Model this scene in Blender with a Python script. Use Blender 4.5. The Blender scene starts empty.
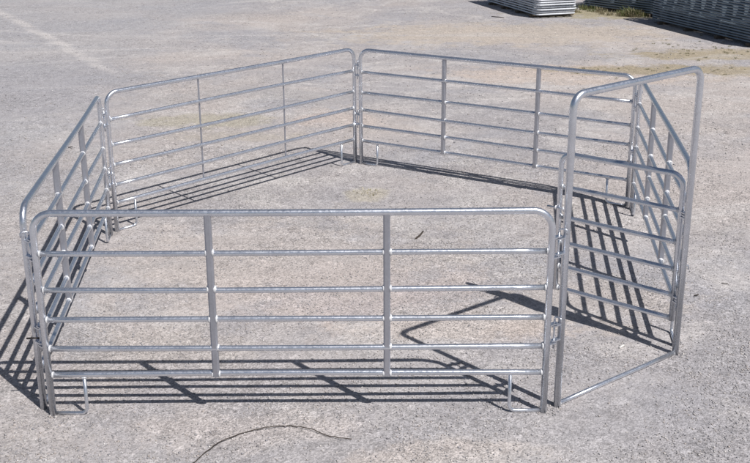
import bpy, bmesh, math, random
import numpy as np
from mathutils import Vector, Matrix

random.seed(7); rng = np.random.default_rng(7)
S = bpy.context.scene
C = S.collection
PI = math.pi

# ---------------------------------------------------------------- camera
F_PX, PITCH, ROLL, CY, CAM_H = 980.8, 0.29147, -0.005575, 165.1, 3.7711
cam_d = bpy.data.cameras.new('camera'); cam = bpy.data.objects.new('camera', cam_d); C.objects.link(cam)
rt = Vector((1, 0, 0)); fw = Vector((0, math.cos(PITCH), -math.sin(PITCH))); dn = Vector((0, -math.sin(PITCH), -math.cos(PITCH)))
r2 = rt*math.cos(ROLL) - dn*math.sin(ROLL); d2 = rt*math.sin(ROLL) + dn*math.cos(ROLL)
m = Matrix.Identity(4)
for i in range(3):
    m[i][0] = r2[i]; m[i][1] = -d2[i]; m[i][2] = -fw[i]
m[2][3] = CAM_H
cam.matrix_world = m
cam_d.sensor_fit = 'HORIZONTAL'; cam_d.sensor_width = 36
cam_d.lens = 36*F_PX/750; cam_d.shift_y = -(231.5-CY)/750
cam_d.clip_start = .05; cam_d.clip_end = 1500
S.camera = cam
S.render.resolution_x = 1024; S.render.resolution_y = 632

# ---------------------------------------------------------------- sky and sun
SX, SY = -0.4848, 0.5136            # shadow offset per metre of height
el = math.atan(1/math.hypot(SX, SY))
w = bpy.data.worlds.new('World'); S.world = w; w.use_nodes = True
nt = w.node_tree; bg = nt.nodes['Background']
sky = nt.nodes.new('ShaderNodeTexSky'); sky.sky_type = 'NISHITA'; sky.sun_disc = False
sky.sun_elevation = el; sky.sun_rotation = math.atan2(-SX, -SY); sky.air_density = 1.0; sky.dust_density = 1.5
nt.links.new(sky.outputs[0], bg.inputs[0]); bg.inputs[1].default_value = 0.055
sd = bpy.data.lights.new('sun', 'SUN'); sun = bpy.data.objects.new('sun', sd); C.objects.link(sun)
sd.energy = 4.8; sd.angle = math.radians(.53); sd.color = (1, .965, .94)
sun.rotation_euler = Vector((SX, SY, -1)).to_track_quat('-Z', 'Y').to_euler()
sun.location = (5, -5, 12)
S.view_settings.view_transform = 'Standard'; S.view_settings.look = 'None'
S.view_settings.exposure = 0.05; S.view_settings.gamma = 1

# ---------------------------------------------------------------- materials
class N:
    def __init__(s, name):
        s.m = bpy.data.materials.new(name); s.m.use_nodes = True
        s.t = s.m.node_tree; s.b = s.t.nodes['Principled BSDF']
        s.geo = s.t.nodes.new('ShaderNodeNewGeometry'); s.oi = s.t.nodes.new('ShaderNodeObjectInfo')
        s.tc = s.t.nodes.new('ShaderNodeTexCoord')
    def new(s, k, **kw):
        n = s.t.nodes.new('ShaderNode'+k)
        for a, v in kw.items(): setattr(n, a, v)
        return n
    def put(s, sock, v):
        if isinstance(v, bpy.types.NodeSocket): s.t.links.new(v, sock)
        elif v is not None: sock.default_value = v
    def noise(s, scale, detail=4, rough=.55, vec=None, dist=0):
        n = s.new('TexNoise'); n.inputs['Scale'].default_value = scale; n.inputs['Detail'].default_value = detail
        n.inputs['Roughness'].default_value = rough; n.inputs['Distortion'].default_value = dist
        s.put(n.inputs['Vector'], vec if vec else s.geo.outputs['Position']); return n.outputs['Fac']
    def voro(s, scale, feature='F1', vec=None, out='Distance'):
        n = s.new('TexVoronoi', feature=feature); n.inputs['Scale'].default_value = scale
        s.put(n.inputs['Vector'], vec if vec else s.geo.outputs['Position']); return n.outputs[out]
    def math(s, op, a, b=None, c=None, clamp=False):
        n = s.new('Math', operation=op); n.use_clamp = clamp
        s.put(n.inputs[0], a); s.put(n.inputs[1], b); s.put(n.inputs[2], c); return n.outputs[0]
    def ramp(s, v, lo, hi, a=0., b=1.):
        n = s.new('MapRange'); n.interpolation_type = 'SMOOTHSTEP'
        s.put(n.inputs[0], v); s.put(n.inputs[1], lo); s.put(n.inputs[2], hi); s.put(n.inputs[3], a); s.put(n.inputs[4], b); return n.outputs[0]
    def mix(s, f, a, b, blend='MIX'):
        n = s.new('Mix', data_type='RGBA', blend_type=blend)
        s.put(n.inputs[0], f); s.put(n.inputs[6], a); s.put(n.inputs[7], b); return n.outputs[2]
    def mapping(s, vec, loc=(0,0,0), rot=(0,0,0), sc=(1,1,1)):
        n = s.new('Mapping'); n.inputs[1].default_value = loc; n.inputs[2].default_value = rot; n.inputs[3].default_value = sc
        s.put(n.inputs[0], vec); return n.outputs[0]
    def bump(s, h, strength, dist, normal=None):
        n = s.new('Bump'); n.inputs['Strength'].default_value = strength; n.inputs['Distance'].default_value = dist
        s.put(n.inputs['Height'], h); s.put(n.inputs['Normal'], normal); return n.outputs[0]
    def gray(s, v):
        n = s.new('CombineColor')
        for i in range(3): s.put(n.inputs[i], v)
        return n.outputs[0]

def galv(name, base=(.72, .75, .81), rough=.25, metal=.92):
    n = N(name); b = n.b
    ob = n.tc.outputs['Object']
    sp = n.voro(70, vec=ob, out='Color')                         # zinc spangle
    spv = n.new('SeparateColor'); n.put(spv.inputs[0], sp)
    dirt = n.noise(5, 5, .6)
    k = n.math('MULTIPLY_ADD', spv.outputs[0], .08, .95)
    k = n.math('MULTIPLY', k, n.ramp(dirt, .25, .75, .90, 1.04))
    col = n.mix(1.0, (*base, 1), n.gray(k), 'MULTIPLY')
    # white-rust chalk and grime patches
    ch = n.ramp(n.noise(14, 6, .65, ob), .62, .76, 0, .14)
    col = n.mix(ch, col, (.46, .48, .51, 1))
    n.put(b.inputs['Base Color'], col)
    n.put(b.inputs['Metallic'], n.math('SUBTRACT', metal, n.math('MULTIPLY', ch, .4)))
    n.put(b.inputs['Roughness'], n.math('ADD', n.math('MULTIPLY_ADD', spv.outputs[1], .10, rough), n.math('MULTIPLY', ch, .25)))
    n.put(b.inputs['Normal'], n.bump(n.noise(9, 2, .5, ob), .06, .003))
    return n.m

M = {}
M['galv'] = galv('galvanised_steel')
M['galv_up'] = galv('galvanised_channel', (.46, .475, .525), .36, .85)
M['galv_stack'] = galv('galvanised_shade_toned', (.225, .275, .325), .40, .35)  # base colour darkened to paint in the shade on the stack sides
M['galv_sunlit'] = galv('galvanised_sun_toned', (.62, .65, .69), .42, .25)  # lighter copy of the stack steel, sunlight on the end put into its colour
n = N('zinc_spray'); n.put(n.b.inputs['Base Color'], n.mix(n.ramp(n.noise(90, 3), .3, .7), (.52, .53, .55, 1), (.80, .80, .81, 1)))
n.b.inputs['Metallic'].default_value = .25; n.b.inputs['Roughness'].default_value = .5
n.put(n.b.inputs['Normal'], n.bump(n.noise(160, 3), .5, .003)); M['zinc'] = n.m
n = N('dark_iron'); n.put(n.b.inputs['Base Color'], n.mix(n.ramp(n.noise(60, 4), .35, .7), (.012, .012, .014, 1), (.05, .035, .025, 1)))
n.b.inputs['Roughness'].default_value = .6; n.b.inputs['Metallic'].default_value = .3; M['iron'] = n.m
n = N('weathered_timber'); g = n.noise(6, 6, .6, n.mapping(n.tc.outputs['Object'], sc=(1, 12, 12)))
n.put(n.b.inputs['Base Color'], n.mix(g, (.06, .045, .035, 1), (.16, .13, .10, 1))); n.b.inputs['Roughness'].default_value = .85; M['timber'] = n.m
n = N('dry_twig'); n.put(n.b.inputs['Base Color'], n.mix(n.noise(80), (.02, .016, .014, 1), (.07, .05, .035, 1))); n.b.inputs['Roughness'].default_value = .8; M['twig'] = n.m
n = N('pale_litter'); n.b.inputs['Base Color'].default_value = (.72, .70, .66, 1); n.b.inputs['Roughness'].default_value = .6; M['litter'] = n.m
n = N('weed_leaf')
at = n.new('Attribute'); at.attribute_name = 'tint'
n.put(n.b.inputs['Base Color'], at.outputs['Color']); n.b.inputs['Roughness'].default_value = .7
M['weed'] = n.m
n = N('gravel_stone')
at = n.new('Attribute'); at.attribute_name = 'tint'
n.put(n.b.inputs['Base Color'], n.mix(1, at.outputs['Color'], n.gray(n.ramp(n.noise(220, 3), .2, .8, .8, 1.15)), 'MULTIPLY'))
n.b.inputs['Roughness'].default_value = .9; n.b.inputs['Specular IOR Level'].default_value = .25
M['stone'] = n.m

def ground_material():
    n = N('compacted_gravel'); b = n.b; P = n.geo.outputs['Position']
    sep = n.new('SeparateXYZ'); n.put(sep.inputs[0], P); X, Y = sep.outputs[0], sep.outputs[1]
    grey, tan, pale, cool = (.345, .328, .332, 1), (.425, .385, .362, 1), (.50, .472, .452, 1), (.325, .322, .342, 1)
    big = n.noise(.17, 8, .62, n.mapping(P, loc=(3.1, 1.7, 0)), .4)
    mid = n.noise(.8, 9, .70, n.mapping(P, loc=(11, 4, 0)), .8)
    col = n.mix(n.ramp(big, .40, .60), grey, tan)
    col = n.mix(n.ramp(mid, .47, .63, 0, .62), col, pale)
    col = n.mix(n.ramp(n.noise(.45, 8, .68, n.mapping(P, loc=(-5, 21, 0)), .5), .50, .64, 0, .55), col, cool)
    # the foreground and the left of the yard are greyer loose gravel
    gz = n.math('ADD', n.math('MULTIPLY_ADD', Y, -.55, 4.1), n.math('MULTIPLY_ADD', n.noise(.9, 8, .7), 3.0, -1.5))
    gz2 = n.math('ADD', n.math('MULTIPLY_ADD', X, -.8, -2.2), n.math('MULTIPLY_ADD', n.noise(.35, 8, .68), 4.4, -2.2))
    col = n.mix(n.ramp(gz, 0, 1.0, 0, .6), col, (.33, .318, .325, 1))
    col = n.mix(n.ramp(gz2, 0, 3.0, 0, .6), col, (.338, .335, .35, 1))
    # warm clay patches
    def patch(cx, cy, rx, ry, c, f, rot=0):
        nonlocal col
        v = n.mapping(P, loc=(0, 0, 0)); v2 = n.new('VectorMath', operation='SUBTRACT'); n.put(v2.inputs[0], P); v2.inputs[1].default_value = (cx, cy, 0)
        v3 = n.mapping(v2.outputs[0], rot=(0, 0, rot), sc=(1/rx, 1/ry, 1))
        ln = n.new('VectorMath', operation='LENGTH'); n.put(ln.inputs[0], v3)
        d = n.math('ADD', ln.outputs['Value'], n.math('MULTIPLY_ADD', n.noise(1.6, 9, .74), 2.6, -1.3))
        col = n.mix(n.ramp(d, .45, .95, f, 0), col, c)
    clay = (.475, .405, .355, 1)
    patch(-2.6, 15.1, 1.5, .6, (.375, .345, .28, 1), .8); patch(-2.2, 14.1, 1.6, .4, (.40, .36, .31, 1), .6); patch(-.6, 15.2, 1.2, .6, (.47, .40, .36, 1), .6)
    patch(4.0, 18.6, 3.5, 1.3, clay, .85); patch(5.9, 18.9, 2.9, .75, (.335, .285, .205, 1), .95)
    patch(7.6, 20.6, 3.4, .9, (.345, .295, .215, 1), .95, .2)
    patch(.7, 7.7, 1.6, .35, clay, .7); patch(-.3, 8.5, 1.7, .9, (.47, .405, .385, 1), .5)
    patch(-1, 6.1, 1.1, .35, (.49, .44, .41, 1), .45); patch(-.07, 11.35, .36, .38, (.42, .38, .295, 1), .6)
    patch(-.9, 9.3, 2.2, 1.5, (.455, .408, .375, 1), .6); patch(1.9, 8.2, 1.2, .8, (.45, .405, .37, 1), .6); patch(.4, 5.75, .9, .3, (.45, .40, .365, 1), .65)
    patch(-1.7, 7.3, 1.0, .5, (.44, .40, .37, 1), .55); patch(4.6, 12.5, 2.2, 2.2, (.44, .40, .385, 1), .5); patch(3.6, 6.9, 1.6, 1.0, (.335, .325, .335, 1), .6)
    patch(6.5, 27.0, 3.0, 1.5, (.32, .28, .17, 1), .8, -.6)
    patch(-6, 17.5, 2.6, 3.2, (.32, .31, .325, 1), .55); patch(3.2, 23.5, 5.5, 2.2, (.445, .39, .335, 1), .85)
    # sweeping wheel tracks
    wn = n.new('TexNoise'); wn.inputs['Scale'].default_value = .12; wn.inputs['Detail'].default_value = 2; n.put(wn.inputs['Vector'], P)
    wv = n.new('VectorMath', operation='MULTIPLY_ADD'); n.put(wv.inputs[0], wn.outputs['Color']); wv.inputs[1].default_value = (7, 7, 0); n.put(wv.inputs[2], P)
    tv = n.mapping(wv.outputs[0], rot=(0, 0, .30), sc=(.13, 1.3, 1))
    tr = n.noise(1.0, 8, .58, tv, .5)
    col = n.mix(n.ramp(tr, .54, .66, 0, .42), col, (.51, .485, .47, 1))
    col = n.mix(n.ramp(tr, .34, .44, .34, 0), col, (.30, .29, .29, 1))
    # one pale scraped line
    ax, ay, bx_, by_ = -10.9, 28.35, -4.55, 18.05
    L = math.hypot(bx_-ax, by_-ay); ux, uy = (bx_-ax)/L, (by_-ay)/L
    across = n.math('ADD', n.math('MULTIPLY', n.math('SUBTRACT', X, ax), -uy), n.math('MULTIPLY', n.math('SUBTRACT', Y, ay), ux))
    along = n.math('ADD', n.math('MULTIPLY', n.math('SUBTRACT', X, ax), ux), n.math('MULTIPLY', n.math('SUBTRACT', Y, ay), uy))
    a2 = n.math('ABSOLUTE', n.math('ADD', across, n.math('MULTIPLY_ADD', n.noise(.8, 3), .3, -.15)))
    lm = n.math('MULTIPLY', n.ramp(a2, .03, .24, 1, 0), n.ramp(along, L-2.5, L, 1, 0))
    col = n.mix(n.math('MULTIPLY', lm, n.ramp(n.noise(2.2, 4), .3, .6, .1, .7)), col, (.53, .50, .48, 1))
    # grit: embedded chips at three sizes
    chips = n.voro(75, out='Color'); cs = n.new('SeparateColor'); n.put(cs.inputs[0], chips)
    k = n.ramp(cs.outputs[0], 0, 1, .70, 1.24)
    k = n.math('MULTIPLY', k, n.ramp(n.noise(34, 5, .75), .28, .72, .82, 1.16))
    k = n.math('MULTIPLY', k, n.ramp(n.noise(6, 5, .7), .25, .75, .89, 1.10))
    chips2 = n.voro(20, out='Color'); c2 = n.new('SeparateColor'); n.put(c2.inputs[0], chips2)
    k = n.math('MULTIPLY', k, n.ramp(c2.outputs[1], .90, .96, 1, .78))
    k = n.math('MULTIPLY', k, n.ramp(c2.outputs[2], .92, .97, 1, 1.2))
    loose = n.ramp(n.noise(.6, 8, .66, n.mapping(P, loc=(7, -3, 0)), .6), .36, .62, .60, 1.05)   # compacted and loose areas
    k = n.math('ADD', 1., n.math('MULTIPLY', n.math('SUBTRACT', k, 1.), loose))
    col = n.mix(1, col, n.gray(k), 'MULTIPLY')
    n.put(b.inputs['Base Color'], col)
    b.inputs['Roughness'].default_value = .92; b.inputs['Specular IOR Level'].default_value = .2
    h = n.math('ADD', n.math('MULTIPLY', n.voro(70), -1.0), n.math('MULTIPLY', n.noise(22, 6, .7), 1.6))
    nr = n.bump(n.math('MULTIPLY', h, loose), .5, .012)
    nr = n.bump(n.noise(1.1, 5, .6), .5, .10, nr)
    n.put(b.inputs['Normal'], nr)
    return n.m
M['ground'] = ground_material()

# ---------------------------------------------------------------- helpers
def mesh_obj(name, verts, faces, mat, parent=None, smooth=True):
    me = bpy.data.meshes.new(name); me.from_pydata([tuple(v) for v in verts], [], faces)
    if smooth:
        me.polygons.foreach_set('use_smooth', [True]*len(me.polygons))
    me.materials.append(M[mat]); me.update()
    return link(name, me, parent)
def link(name, me, parent=None):
    o = bpy.data.objects.new(name, me); C.objects.link(o)
    if parent: o.parent = parent
    return o
def tag(o, label, cat, group=None, kind=None):
    o['label'] = label; o['category'] = cat
    if group: o['group'] = group
    if kind: o['kind'] = kind
    return o
def thing(name, loc, rz, label, cat, group=None):
    o = bpy.data.objects.new(name, None); C.objects.link(o); o.empty_display_size = .2
    o.location = loc; o.rotation_euler = (0, 0, rz)
    return tag(o, label, cat, group)

def fillet(pts, radii, n=8):
    """polyline with rounded corners"""
    out = [Vector(pts[0])]
    for i in range(1, len(pts)-1):
        p, a, b = Vector(pts[i]), Vector(pts[i-1]), Vector(pts[i+1]); r = radii[i-1]
        u, v = (a-p).normalized(), (b-p).normalized()
        ang = u.angle(v); d = r/math.tan(ang/2); c = p+(u+v).normalized()*(r/math.sin(ang/2))
        s, e = p+u*d-c, p+v*d-c
        tot = s.angle(e); ax = s.cross(e).normalized()
        for k in range(n+1): out.append(c+Matrix.Rotation(tot*k/n, 3, ax)@s)
    out.append(Vector(pts[-1])); return out

def tube(path, r, seg=14, closed=False, cap=True, flat=1.0):
    path = [Vector(p) for p in path]; nP = len(path); V, Fc = [], []
    tang = []
    for i in range(nP):
        if closed: t = path[(i+1) % nP]-path[i-1]
        else: t = path[min(i+1, nP-1)]-path[max(i-1, 0)]
        tang.append(t.normalized())
    ref = Vector((0, 1, 0)) if abs(tang[0].y) < .9 else Vector((1, 0, 0))
    nx = (ref-tang[0]*ref.dot(tang[0])).normalized()
    for i in range(nP):
        nx = (nx-tang[i]*nx.dot(tang[i])).normalized(); ny = tang[i].cross(nx)
        for k in range(seg):
            a = 2*PI*k/seg; V.append(path[i]+nx*(r*math.cos(a))+ny*(r*flat*math.sin(a)))
    rings = nP if closed else nP-1
    for i in range(rings):
        j = (i+1) % nP
        for k in range(seg):
            l = (k+1) % seg; Fc.append((i*seg+k, i*seg+l, j*seg+l, j*seg+k))
    if cap and not closed:
        Fc.append(tuple(range(seg-1, -1, -1))); Fc.append(tuple((nP-1)*seg+k for k in range(seg)))
    return V, Fc
def join(*parts):
    V, Fc = [], []
    for v, f in parts:
        o = len(V); V += list(v); Fc += [tuple(i+o for i in q) for q in f]
    return V, Fc
def rbox(cx, cy, z0, z1, wx, wy, ch=.006):
    """vertical bar with chamfered corners"""
    hx, hy = wx/2, wy/2
    sec = [(-hx+ch, -hy), (hx-ch, -hy), (hx, -hy+ch), (hx, hy-ch), (hx-ch, hy), (-hx+ch, hy), (-hx, hy-ch), (-hx, -hy+ch)]
    V = [(cx+x, cy+y, z0) for x, y in sec]+[(cx+x, cy+y, z1) for x, y in sec]
    Fc = [(k, (k+1) % 8, 8+(k+1) % 8, 8+k) for k in range(8)]+[tuple(range(7, -1, -1)), tuple(range(8, 16))]
    return V, Fc
def torus(c, axis, R, r, seg=12, rs=8):
    axis = Vector(axis).normalized(); q = axis.to_track_quat('Z', 'Y')
    pts = [Vector(c)+q@Vector((R*math.cos(2*PI*k/seg), R*math.sin(2*PI*k/seg), 0)) for k in range(seg)]
    return tube(pts, r, rs, closed=True)
def slab(c, dirv, length, width, th):
    """lug plate: rounded tongue from c along dirv, horizontal"""
    d = Vector(dirv).normalized(); s = Vector((-d.y, d.x, 0)); pts = []
    c = Vector(c); h = width/2
    for k in range(9):
        a = -PI/2+PI*k/8; pts.append(c+d*(length-h+h*math.cos(a))+s*(h*math.sin(a)))
    pts += [c+s*h, c-s*h]
    n_ = len(pts); V = [p+Vector((0, 0, -th/2)) for p in pts]+[p+Vector((0, 0, th/2)) for p in pts]
    Fc = [(k, (k+1) % n_, n_+(k+1) % n_, n_+k) for k in range(n_)]+[tuple(range(n_-1, -1, -1)), tuple(range(n_, 2*n_))]
    return V, Fc
def wobble(p0, p1, amp, nseg=10):
    p0, p1 = Vector(p0), Vector(p1); a, b = random.uniform(-amp, amp), random.uniform(-amp, amp); c = random.uniform(-amp, amp)*.5
    out = []
    for k in range(nseg+1):
        t = k/nseg; e = math.sin(PI*t)
        out.append(p0.lerp(p1, t)+Vector((0, a*e+c*math.sin(2*PI*t), b*e)))
    return out

# ---------------------------------------------------------------- the ground
def build_ground():
    xs = [-400, -120, -40, -14, 0, 14, 40, 120, 400]; ys = [-60, -10, 0, 5, 10, 15, 20, 30, 60, 150, 500]
    V = [(x, y, 0) for y in ys for x in xs]; W = len(xs)
    Fc = [(j*W+i, j*W+i+1, (j+1)*W+i+1, (j+1)*W+i) for j in range(len(ys)-1) for i in range(W-1)]
    o = mesh_obj('ground', V, Fc, 'ground', smooth=False)
    o['kind'] = 'structure'; o['label'] = 'wide yard of compacted pinkish grey gravel'; o['category'] = 'ground'
build_ground()

# ---------------------------------------------------------------- the pen
R_FRAME, R_RAIL = .0245, .0200
RAILS = [1.255, .981, .752, .526, .324]; TOP = 1.548
LUG_Z = (.61, 1.27)
bead_cache = {}
def bead(parent, loc, axis='x', R=.0195, r=.0065):
    key = (axis, R, r)
    if key not in bead_cache:
        v, f = torus((0, 0, 0), (1, 0, 0) if axis == 'x' else (0, 0, 1), R, r, 10, 6)
        me = bpy.data.meshes.new('weld_bead'); me.from_pydata([tuple(q) for q in v], [], f); me.materials.append(M['zinc'])
        me.polygons.foreach_set('use_smooth', [True]*len(me.polygons)); bead_cache[key] = me
    o = link('weld_bead', bead_cache[key], parent); o.location = loc
    o.scale = (random.uniform(.8, 1.5), random.uniform(.95, 1.1), random.uniform(.95, 1.15)); o.rotation_euler = (random.uniform(0, 6), 0, 0)
    return o

POSTS = {}
def corral_panel(key, A, B, label, thin=False, lean=(0, 0)):
    A, B = Vector((*A, 0)), Vector((*B, 0)); L = (B-A).length; rz = math.atan2(B.y-A.y, B.x-A.x)
    t = thing('corral_panel', (A+B)/2, rz, label, 'fence panel', 'galvanised panels forming the pen')
    t.rotation_euler = (lean[0], lean[1], rz)
    h = L/2; rt_ = R_FRAME
    path = fillet([(-h, 0, .002), (-h, 0, TOP), (h, 0, TOP), (h, 0, .002)], [.135, .135], 9)
    # a little life in the long top tube
    p2 = []
    for i, p in enumerate(path):
        p2.append(p)
        if i+1 < len(path) and (path[i+1]-p).length > 1.0 and abs(path[i+1].z-p.z) < .01:
            p2 += wobble(p, path[i+1], .007, 14)[1:-1]
    mesh_obj('frame_tube', *tube(p2, rt_, 16), 'galv', t)
    ups = [-h+L*.337, -h+L*.681] if not thin else [-h+L*.327, -h+L*.672]
    for z in RAILS:
        z += random.uniform(-.004, .004)
        r = mesh_obj('rail', *tube(wobble((-h+.012, 0, z), (h-.012, 0, z), .009, 14), R_RAIL, 12), 'galv', t)
        for sx_ in (-1, 1): bead(r, (sx_*(h-rt_-.004), 0, z))
        if not thin:
            for u in ups:
                for sx_ in (-1, 1): bead(r, (u+sx_*.025, 0, z), r=.0085 if sx_ > 0 else .006)
    for u in ups:
        if thin: mesh_obj('upright', *rbox(u, .022, RAILS[-1]-.02, TOP+.004, .020, .012, .003), 'galv_up', t, smooth=False)
        else: mesh_obj('upright', *rbox(u, 0, RAILS[-1]-.018, TOP-.012, .048, .050, .010), 'galv_up', t, smooth=False)
    for sx_ in (-1, 1):
        fx = sx_*(h-.25); px = sx_*(h-.012)
        p = fillet([(fx, 0, RAILS[-1]-.008), (fx, 0, .013), (px, 0, .013)], [.045], 7)
        f = mesh_obj('foot', *tube(p, .013, 12), 'galv', t)
        bead(f, (fx, 0, RAILS[-1]-.018), 'z', .012, .006)
    POSTS[key] = (t, A, B, h, rz)
    return t

G = {'F': ((-2.346, 6.309), (1.213, 6.312)), 'L': ((-2.442, 6.397), (-2.869, 9.974)), 'BL': ((-2.83, 10.099), (-.267, 12.695)),
     'BR': ((-.184, 12.633), (2.936, 10.824)), 'R': ((2.964, 10.722), (2.472, 7.32))}
corral_panel('F', *G['F'], 'six-rail galvanised panel pinned to the tall gate frame post opposite the gate hinges')
corral_panel('L', *G['L'], 'six-rail galvanised panel standing opposite the gate, casting a barred shadow outside the pen')
corral_panel('BL', *G['BL'], 'six-rail galvanised panel whose two uprights are thin flat rods', thin=True)
corral_panel('BR', *G['BR'], 'six-rail galvanised panel with broad uprights pinned to the panel with thin uprights')
corral_panel('R', *G['R'], 'six-rail galvanised panel pinned to the gate frame post that carries the hinges')

def add_lugs(key, end, target, zs, offs, name='lug'):
    t, A, B, h, rz = POSTS[key]
    p = A if end == 0 else B
    d = Vector((target[0]-p.x, target[1]-p.y, 0)); dl = d.length; d.normalize()
    ld = Matrix.Rotation(-rz, 3, 'Z')@d; lx = -h if end == 0 else h
    for z in zs:
        for o in offs:
            mesh_obj(name, *slab(Vector((lx, 0, z+o))+ld*.012, ld, dl/2+.012, .036, .008), 'galv', t, smooth=False)
            b = None
def pin(p, z, label, ang, handle=.07, mat='galv'):
    t = thing('hitch_pin', (p[0], p[1], z-.12), ang, label, 'pin', 'pins joining the panels')
    mesh_obj('shank', *tube([(0, 0, 0), (0, 0, .222)], .0075, 10), 'galv', t)
    if mat == 'iron': path = [(0, 0, .10), (handle*.5, 0, .101), (handle, 0, .098)]
    else: path = fillet([(0, 0, .223), (0, 0, .25), (handle, 0, .25), (handle, 0, .215)], [.016, .016], 5)
    mesh_obj('handle', *tube(path, .0065, 8), mat, t)

# the tall gate frame
TA, TB, TH = Vector((1.326, 6.388, 0)), Vector((2.428, 7.185, 0)), 2.345
TL = (TB-TA).length; trz = math.atan2(TB.y-TA.y, TB.x-TA.x)
tf = thing('gateway_arch', (TA+TB)/2, trz, 'tall galvanised tube arch with a ground sill, framing the open gate', 'gateway')
h = TL/2
path = fillet([(-h, 0, .002), (-h+.004, 0, TH-.012), (h+.006, 0, TH+.012), (h, 0, .002)], [.10, .10], 9)
mesh_obj('arch_tube', *tube(path, .0262, 16), 'galv', tf)
mesh_obj('sill', *tube([(-h+.015, 0, .018), (-h*.3, .004, .016), (h*.4, -.003, .018), (h-.015, 0, .018)], .017, 12, flat=1), 'galv', tf)
for sx_ in (-1, 1): bead(tf, (sx_*(h-.026), 0, .016), 'x', .013, .006)
POSTS['T'] = (tf, TA, TB, h, trz)

# the gate, swung inwards
GA, GB = Vector((1.569, 7.898, 0)), Vector((2.400, 7.262, 0))
GL = (GB-GA).length; grz = math.atan2(GB.y-GA.y, GB.x-GA.x); gh = GL/2
gt = thing('gate', (GA+GB)/2, grz, 'narrow six-rail galvanised gate swung open into the pen', 'gate')
GR = [1.205, .938, .706, .487]; GT, GB0 = 1.497, .284
path = fillet([(-gh, 0, GB0-.02), (-gh, 0, GT), (gh, 0, GT), (gh, 0, GB0-.02)], [.10, .10], 9)
mesh_obj('frame_tube', *tube(path, .0225, 16), 'galv', gt)
for z in GR+[GB0]:
    r = mesh_obj('rail', *tube(wobble((-gh+.012, 0, z), (gh-.012, 0, z), .002, 8), R_RAIL, 12), 'galv', gt)
    for sx_ in (-1, 1): bead(r, (sx_*(gh-.024), 0, z))
POSTS['G'] = (gt, GA, GB, gh, grz)
# slide latch on the free stile of the gate
lt = mesh_obj('latch_bolt', *tube([(-gh-.10, -.030, 1.02), (-gh+.10, -.030, 1.02)], .009, 10), 'galv', gt)
mesh_obj('latch_keeper', *join(torus((-gh-.02, -.026, 1.02), (1, 0, 0), .014, .006), torus((-gh+.05, -.026, 1.02), (1, 0, 0), .014, .006)), 'zinc', lt)
mesh_obj('latch_knob', *tube([(-gh+.085, -.030, 1.02), (-gh+.085, -.085, 1.02)], .007, 8), 'galv', lt)

def joint(k1, e1, k2, e2, lab, ang, black=False):
    p = POSTS[k1][1+e1]; q = POSTS[k2][1+e2]; mid = (p+q)/2
    add_lugs(k1, e1, q, LUG_Z, (-.075, .075)); add_lugs(k2, e2, p, LUG_Z, (-.058, .058))
    for z, wd in zip(LUG_Z, ('lower', 'upper')):
        bl = black and wd == 'lower'
        pin(mid, z, f'{"black-handled" if bl else "bent steel"} {wd} pin where {lab}', ang+(0 if bl else random.uniform(-.8, .8)), .10 if bl else .055, 'iron' if bl else 'galv')
joint('F', 0, 'L', 0, 'the panel opposite the gate meets the gate-frame panel', PI, True)
joint('L', 1, 'BL', 0, 'the thin-upright panel meets the panel opposite the gate', 2.2)
joint('BL', 1, 'BR', 0, 'the thin-upright panel meets a panel with broad uprights', -1.2)
joint('BR', 1, 'R', 0, 'the two broad-upright panels beyond the gate meet', .3)
joint('F', 1, 'T', 0, 'the gate frame post without hinges meets its panel', 0)
joint('R', 1, 'T', 1, 'the gate frame hinge post meets its panel', .6)
add_lugs('G', 1, TB, (.46, 1.18), (-.02, .02), 'hinge_leaf'); add_lugs('T', 1, GB, (.46, 1.18), (0,), 'hinge_leaf')

# ---------------------------------------------------------------- stacks of spare panels
def flat_panel_mesh(L, W, pitch, mat='galv_stack'):
    x0, y0 = L/2, W/2; parts = []
    ring = fillet([(0, -y0, 0), (x0, -y0, 0), (x0, y0, 0), (-x0, y0, 0), (-x0, -y0, 0), (0, -y0, 0)], [.1]*4, 4)[:-1]
    parts.append(tube(ring, .021, 8, closed=True))
    for k in range(1, 5):
        y = -y0+W*k/5; parts.append(tube([(-x0, y, 0), (x0, y, 0)], .016, 6, cap=False))
    for u in (-.40, -.14, .14, .40):
        v, f = rbox(u*L, 0, -.5, .5, .046, 1, .006)
        v = [(x, y*(W-.03), z*(pitch-.002)) for x, y, z in v]
        parts.append((v, f))
    V, Fc = join(*parts)
    me = bpy.data.meshes.new('stacked_panel'); me.from_pydata([tuple(v) for v in V], [], Fc); me.materials.append(M[mat])
    return me
def bearer_mesh(W):
    me = bpy.data.meshes.new('timber_bearer')
    v, f = rbox(0, 0, -.5, .5, .09, .07, .008)
    v = [(x, z*(W+.16), y) for x, y, z in v]
    me.from_pydata(v, [], f); me.materials.append(M['timber']); return me
ORD = 'first second third fourth fifth sixth seventh eighth ninth tenth eleventh twelfth thirteenth fourteenth fifteenth sixteenth seventeenth eighteenth nineteenth twentieth'.split()
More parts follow.
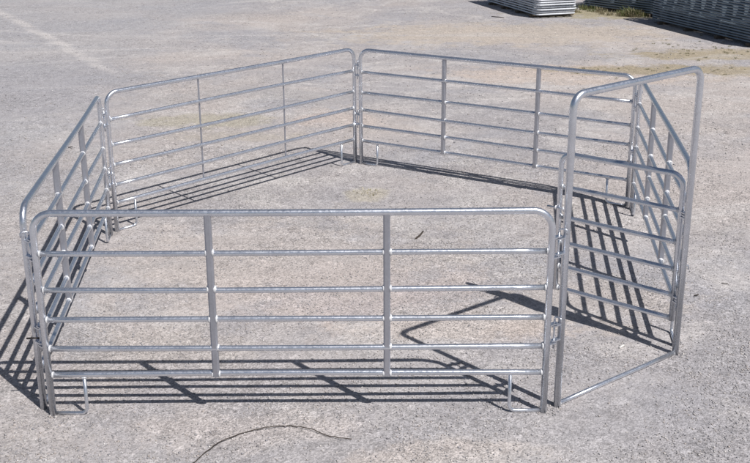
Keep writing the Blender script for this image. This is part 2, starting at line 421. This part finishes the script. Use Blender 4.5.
def stack(corner, along, L, W, count, pitch, group, blabel, side, mat='galv_stack'):
    """corner on the ground, along = unit direction of the long edge, side = +1 left of it, -1 right of it"""
    a = Vector((*along, 0)).normalized(); s = Vector((-a.y, a.x, 0))*side
    c = Vector((*corner, 0))+a*(L/2)+s*(W/2); rz = math.atan2(a.y, a.x)
    me = flat_panel_mesh(L, W, pitch, mat); bm_ = bearer_mesh(W)
    for u, wd in ((-.40, 'one end'), (-.14, 'the middle'), (.14, 'the middle'), (.40, 'one end')):
        o = link('timber_bearer', bm_); o.location = c+a*(u*L)+Vector((0, 0, .035)); o.rotation_euler = (0, 0, rz)
        tag(o, f'weathered timber bearer under {wd} of the {blabel}', 'timber', 'timbers under '+group)
    for k in range(count):
        o = link('stacked_panel', me)
        o.location = c+a*random.uniform(-.025, .025)+s*random.uniform(-.012, .012)+Vector((0, 0, .07+pitch*(k+.5)+.001*k))
        o.rotation_euler = (0, 0, rz+random.uniform(-.003, .003))
        tag(o, f'spare galvanised panel, {ORD[k]} up from the timbers of the {blabel}', 'fence panel', group)
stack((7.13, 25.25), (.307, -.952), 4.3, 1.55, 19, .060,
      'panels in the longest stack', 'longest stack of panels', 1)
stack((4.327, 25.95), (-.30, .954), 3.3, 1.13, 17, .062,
      'panels in the bright-ended stack', 'stack with the bright sunlit end', -1, 'galv_sunlit')
stack((7.52, 26.02), (-.604, .797), 2.6, 1.3, 17, .062,
      'panels in the shaded middle stack', 'shaded middle stack of panels', -1)

# ---------------------------------------------------------------- loose gravel
def stones(name, count, region, smin, smax, label, hole=None):
    x0, x1, y0, y1 = region
    # denser towards the near edge and in drifts
    yy = y0+(y1-y0)*rng.random(count)**1.35; xx = x0+(x1-x0)*rng.random(count)
    drift = np.sin(xx*1.7+np.sin(yy*1.3)*2)*np.sin(yy*2.1+xx*.6)+.6*np.sin(xx*4.1-yy*3.3)
    keep = rng.random(count) < np.clip(.5+.4*drift, .12, 1)
    xx, yy = xx[keep], yy[keep]; n_ = len(xx)
    if hole:
        for hx, hy in hole:
            a_ = rng.random(70)*2*PI; r_ = .024+np.abs(rng.normal(0, .045, 70))
            xx = np.concatenate([xx, hx+np.cos(a_)*r_]); yy = np.concatenate([yy, hy+np.sin(a_)*r_])
    half = np.abs(xx) < yy*.42+1.2
    xx, yy = xx[half], yy[half]; n_ = len(xx)
    base = np.array([(1, 0, 0), (0, 1, 0), (-1, 0, 0), (0, -1, 0), (0, 0, 1), (.0, 0, -1)], float)
    tris = np.array([(0, 1, 4), (1, 2, 4), (2, 3, 4), (3, 0, 4), (1, 0, 5), (2, 1, 5), (3, 2, 5), (0, 3, 5)])
    sz = smin+(smax-smin)*rng.random(n_)**2.6
    P = base[None]*(1+.7*(rng.random((n_, 6, 1))-.5))+.45*(rng.random((n_, 6, 3))-.5)
    P *= sz[:, None, None]*.5; P[:, :, 2] *= .6
    a = rng.random(n_)*2*PI; ca, sa = np.cos(a)[:, None], np.sin(a)[:, None]
    Q = np.empty_like(P); Q[..., 0] = P[..., 0]*ca*1.25-P[..., 1]*sa; Q[..., 1] = P[..., 0]*sa*1.25+P[..., 1]*ca
    Q[..., 2] = P[..., 2]+(sz*.18)[:, None]
    Q[..., 0] += xx[:, None]; Q[..., 1] += yy[:, None]
    me = bpy.data.meshes.new(name); nv = n_*6; nf = n_*8
    me.vertices.add(nv); me.vertices.foreach_set('co', Q.reshape(-1))
    me.loops.add(nf*3); me.polygons.add(nf)
    idx = (tris[None]+(np.arange(n_)*6)[:, None, None]).reshape(-1)
    me.loops.foreach_set('vertex_index', idx.astype(np.int32))
    me.polygons.foreach_set('loop_start', np.arange(0, nf*3, 3, dtype=np.int32))
    me.update(calc_edges=True); me.validate()
    pal = np.array([(.35, .335, .338), (.43, .40, .38), (.30, .295, .31), (.50, .475, .455), (.43, .385, .355), (.20, .19, .20), (.62, .60, .58)])
    pick = rng.choice(len(pal), n_, p=[.31, .27, .16, .13, .07, .02, .04])
    colr = pal[pick]*(1+.25*(rng.random((n_, 1))-.5))
    ca_ = me.color_attributes.new('tint', 'FLOAT_COLOR', 'POINT')
    full = np.ones((nv, 4)); full[:, :3] = np.repeat(colr, 6, 0); ca_.data.foreach_set('color', full.reshape(-1).astype(np.float32))
    me.materials.append(M['stone'])
    o = link(name, me); tag(o, label, 'gravel', kind='stuff'); return o
stones('loose_gravel', 260000, (-6, 6, 5.2, 13.5), .004, .0185, 'loose angular grit scattered over the yard in and around the pen',
       [q for k in G for q in G[k]]+[TA[:2], TB[:2]])
stones('coarse_gravel', 30000, (-14, 14, 12.5, 30), .006, .034, 'loose coarse stones scattered over the open yard beyond the pen')

# ---------------------------------------------------------------- weeds
def tuft_mesh(name, count, rad, hmin, hmax, pal):
    V, Fc, cl = [], [], []
    for _ in range(count):
        a = random.uniform(0, 2*PI); r = rad*math.sqrt(random.random()); x, y = r*math.cos(a), r*math.sin(a)
        hh = random.uniform(hmin, hmax); la = a+random.uniform(-.9, .9); ln = random.uniform(.15, .9)*hh; wd = random.uniform(.003, .008)
        dx, dy = math.cos(la), math.sin(la); sx_, sy_ = -dy*wd, dx*wd; o = len(V)
        V += [(x-sx_, y-sy_, -.01), (x+sx_, y+sy_, -.01), (x+dx*ln*.4+sx_*.8, y+dy*ln*.4+sy_*.8, hh*.65), (x+dx*ln*.4-sx_*.8, y+dy*ln*.4-sy_*.8, hh*.65), (x+dx*ln, y+dy*ln, hh)]
        Fc += [(o, o+1, o+2, o+3), (o+3, o+2, o+4)]
        c = random.choice(pal); k = random.uniform(.75, 1.25); cl += [(c[0]*k, c[1]*k, c[2]*k, 1)]*5
    me = bpy.data.meshes.new(name); me.from_pydata(V, [], Fc)
    at = me.color_attributes.new('tint', 'FLOAT_COLOR', 'POINT'); at.data.foreach_set('color', [q for c in cl for q in c])
    me.materials.append(M['weed']); return me
dry = [(.26, .22, .13), (.22, .19, .11), (.15, .145, .08), (.31, .27, .18)]
grn = [(.08, .11, .03), (.12, .14, .045), (.20, .19, .08), (.06, .085, .025)]
tm = [tuft_mesh('grass_tuft', 70, .16, .05, .22, dry), tuft_mesh('grass_tuft', 80, .16, .06, .26, grn), tuft_mesh('grass_tuft', 34, .10, .02, .09, dry+grn)]
def tuft(x, y, k, s, label, group):
    o = link('grass_tuft', tm[k]); o.location = (x, y, 0); o.rotation_euler = (0, 0, random.uniform(0, 6)); o.scale = (s, s, s*random.uniform(.8, 1.2))
    tag(o, label, 'weed', group)
for i in range(40):                                   # around the feet of the stacks
    t_ = random.random(); x = 5.35+t_*1.95+random.gauss(0, .12); y = 27.75-t_*1.6+random.gauss(0, .25)
    tuft(x, y, random.choice((0, 0, 1, 2)), random.uniform(.35, .8), 'dry yellow-green grass tuft growing between the stacks of panels', 'grass tufts between the stacks')
for i in range(70):
    t_ = random.random(); x = 6.2+t_*2.6+random.gauss(0, .4); y = 21.2-.35*t_+random.gauss(0, .6)
    tuft(x, y, 2, random.uniform(.15, .5), 'low dry weed sprouting from the gravel before the longest stack', 'low weeds before the longest stack')
for i in range(40):
    tuft(random.uniform(3.6, 7.6), random.gauss(18.95, .3), 2, random.uniform(.15, .4), 'tiny dry weed in the brownish strip of gravel beyond the gate frame', 'tiny weeds in the brownish strip')
for i in range(16):
    tuft(random.gauss(6.95, .16), random.gauss(26.35, .12), random.choice((0, 1, 1, 1)), random.uniform(.6, 1.3), 'tall olive grass tuft before the shaded middle stack', 'tall grass before the middle stack')
o = link('weed_plant', tuft_mesh('weed_plant', 45, .17, .008, .028, [(.36, .34, .20), (.42, .38, .27), (.33, .31, .19)])); o.location = (-.10, 11.40, 0); o['kind'] = 'stuff'
tag(o, 'small pale weed on the gravel inside the pen by the far joint', 'weed')

# ---------------------------------------------------------------- small things lying about
wp = [(-1.25, 5.58), (-1.21, 5.689), (-1.106, 5.877), (-.954, 6.024), (-.786, 6.093), (-.613, 6.124), (-.432, 6.057), (-.323, 5.986), (-.176, 5.941)]
def smooth_path(p, z, sub=5):
    out = []
    for i in range(len(p)-1):
        a, b, c, d = (Vector((*p[max(0, min(len(p)-1, j))], 0)) for j in (i-1, i, i+1, i+2))
        for k in range(sub):
            t = k/sub; q = .5*((2*b)+(-a+c)*t+(2*a-5*b+4*c-d)*t*t+(-a+3*b-3*c+d)*t**3); q.z = z+.004*math.sin(len(out)*.7); out.append(q)
    out.append(Vector((*p[-1], z))); return out
o = mesh_obj('wire', *tube([q+Vector((random.uniform(-.006, .006), random.uniform(-.006, .006), random.uniform(0, .006))) for q in smooth_path(wp, .009)], .0032, 6), 'twig'); tag(o, 'thin dark length of wire curving across the gravel outside the pen', 'wire')
def twig(x0, y0, x1, y1, r, label):
    mx, my = (x0+x1)/2+.01, (y0+y1)/2-.012
    o = mesh_obj('twig', *tube([(x0, y0, .010), (mx, my, .016), (x1, y1, .010)], r, 6), 'twig'); tag(o, label, 'twig'); return o
twig(.43, 9.80, .52, 10.02, .009, 'short dark twig lying on the gravel inside the pen')
twig(.30, 10.75, .36, 10.79, .005, 'dark chip of wood lying inside the pen towards the far panels')
twig(3.15, 26.35, 3.45, 26.10, .010, 'dark stick lying in the open yard before the bright-ended stack')
o = mesh_obj('litter_scrap', *tube([(2.0, 7.28, .010), (2.045, 7.32, .014)], .008, 6), 'litter'); tag(o, 'small white scrap on the gravel by the gate frame sill', 'litter')
twig(2.93, 8.30, 2.98, 8.33, .005, 'dark chip of wood on the gravel outside the hinge post')
twig(3.28, 8.58, 3.33, 8.56, .004, 'dark splinter on the open gravel farther out from the hinge post')
twig(-4.38, 13.5, -4.33, 13.53, .006, 'dark twig on the gravel outside the panel opposite the gate')
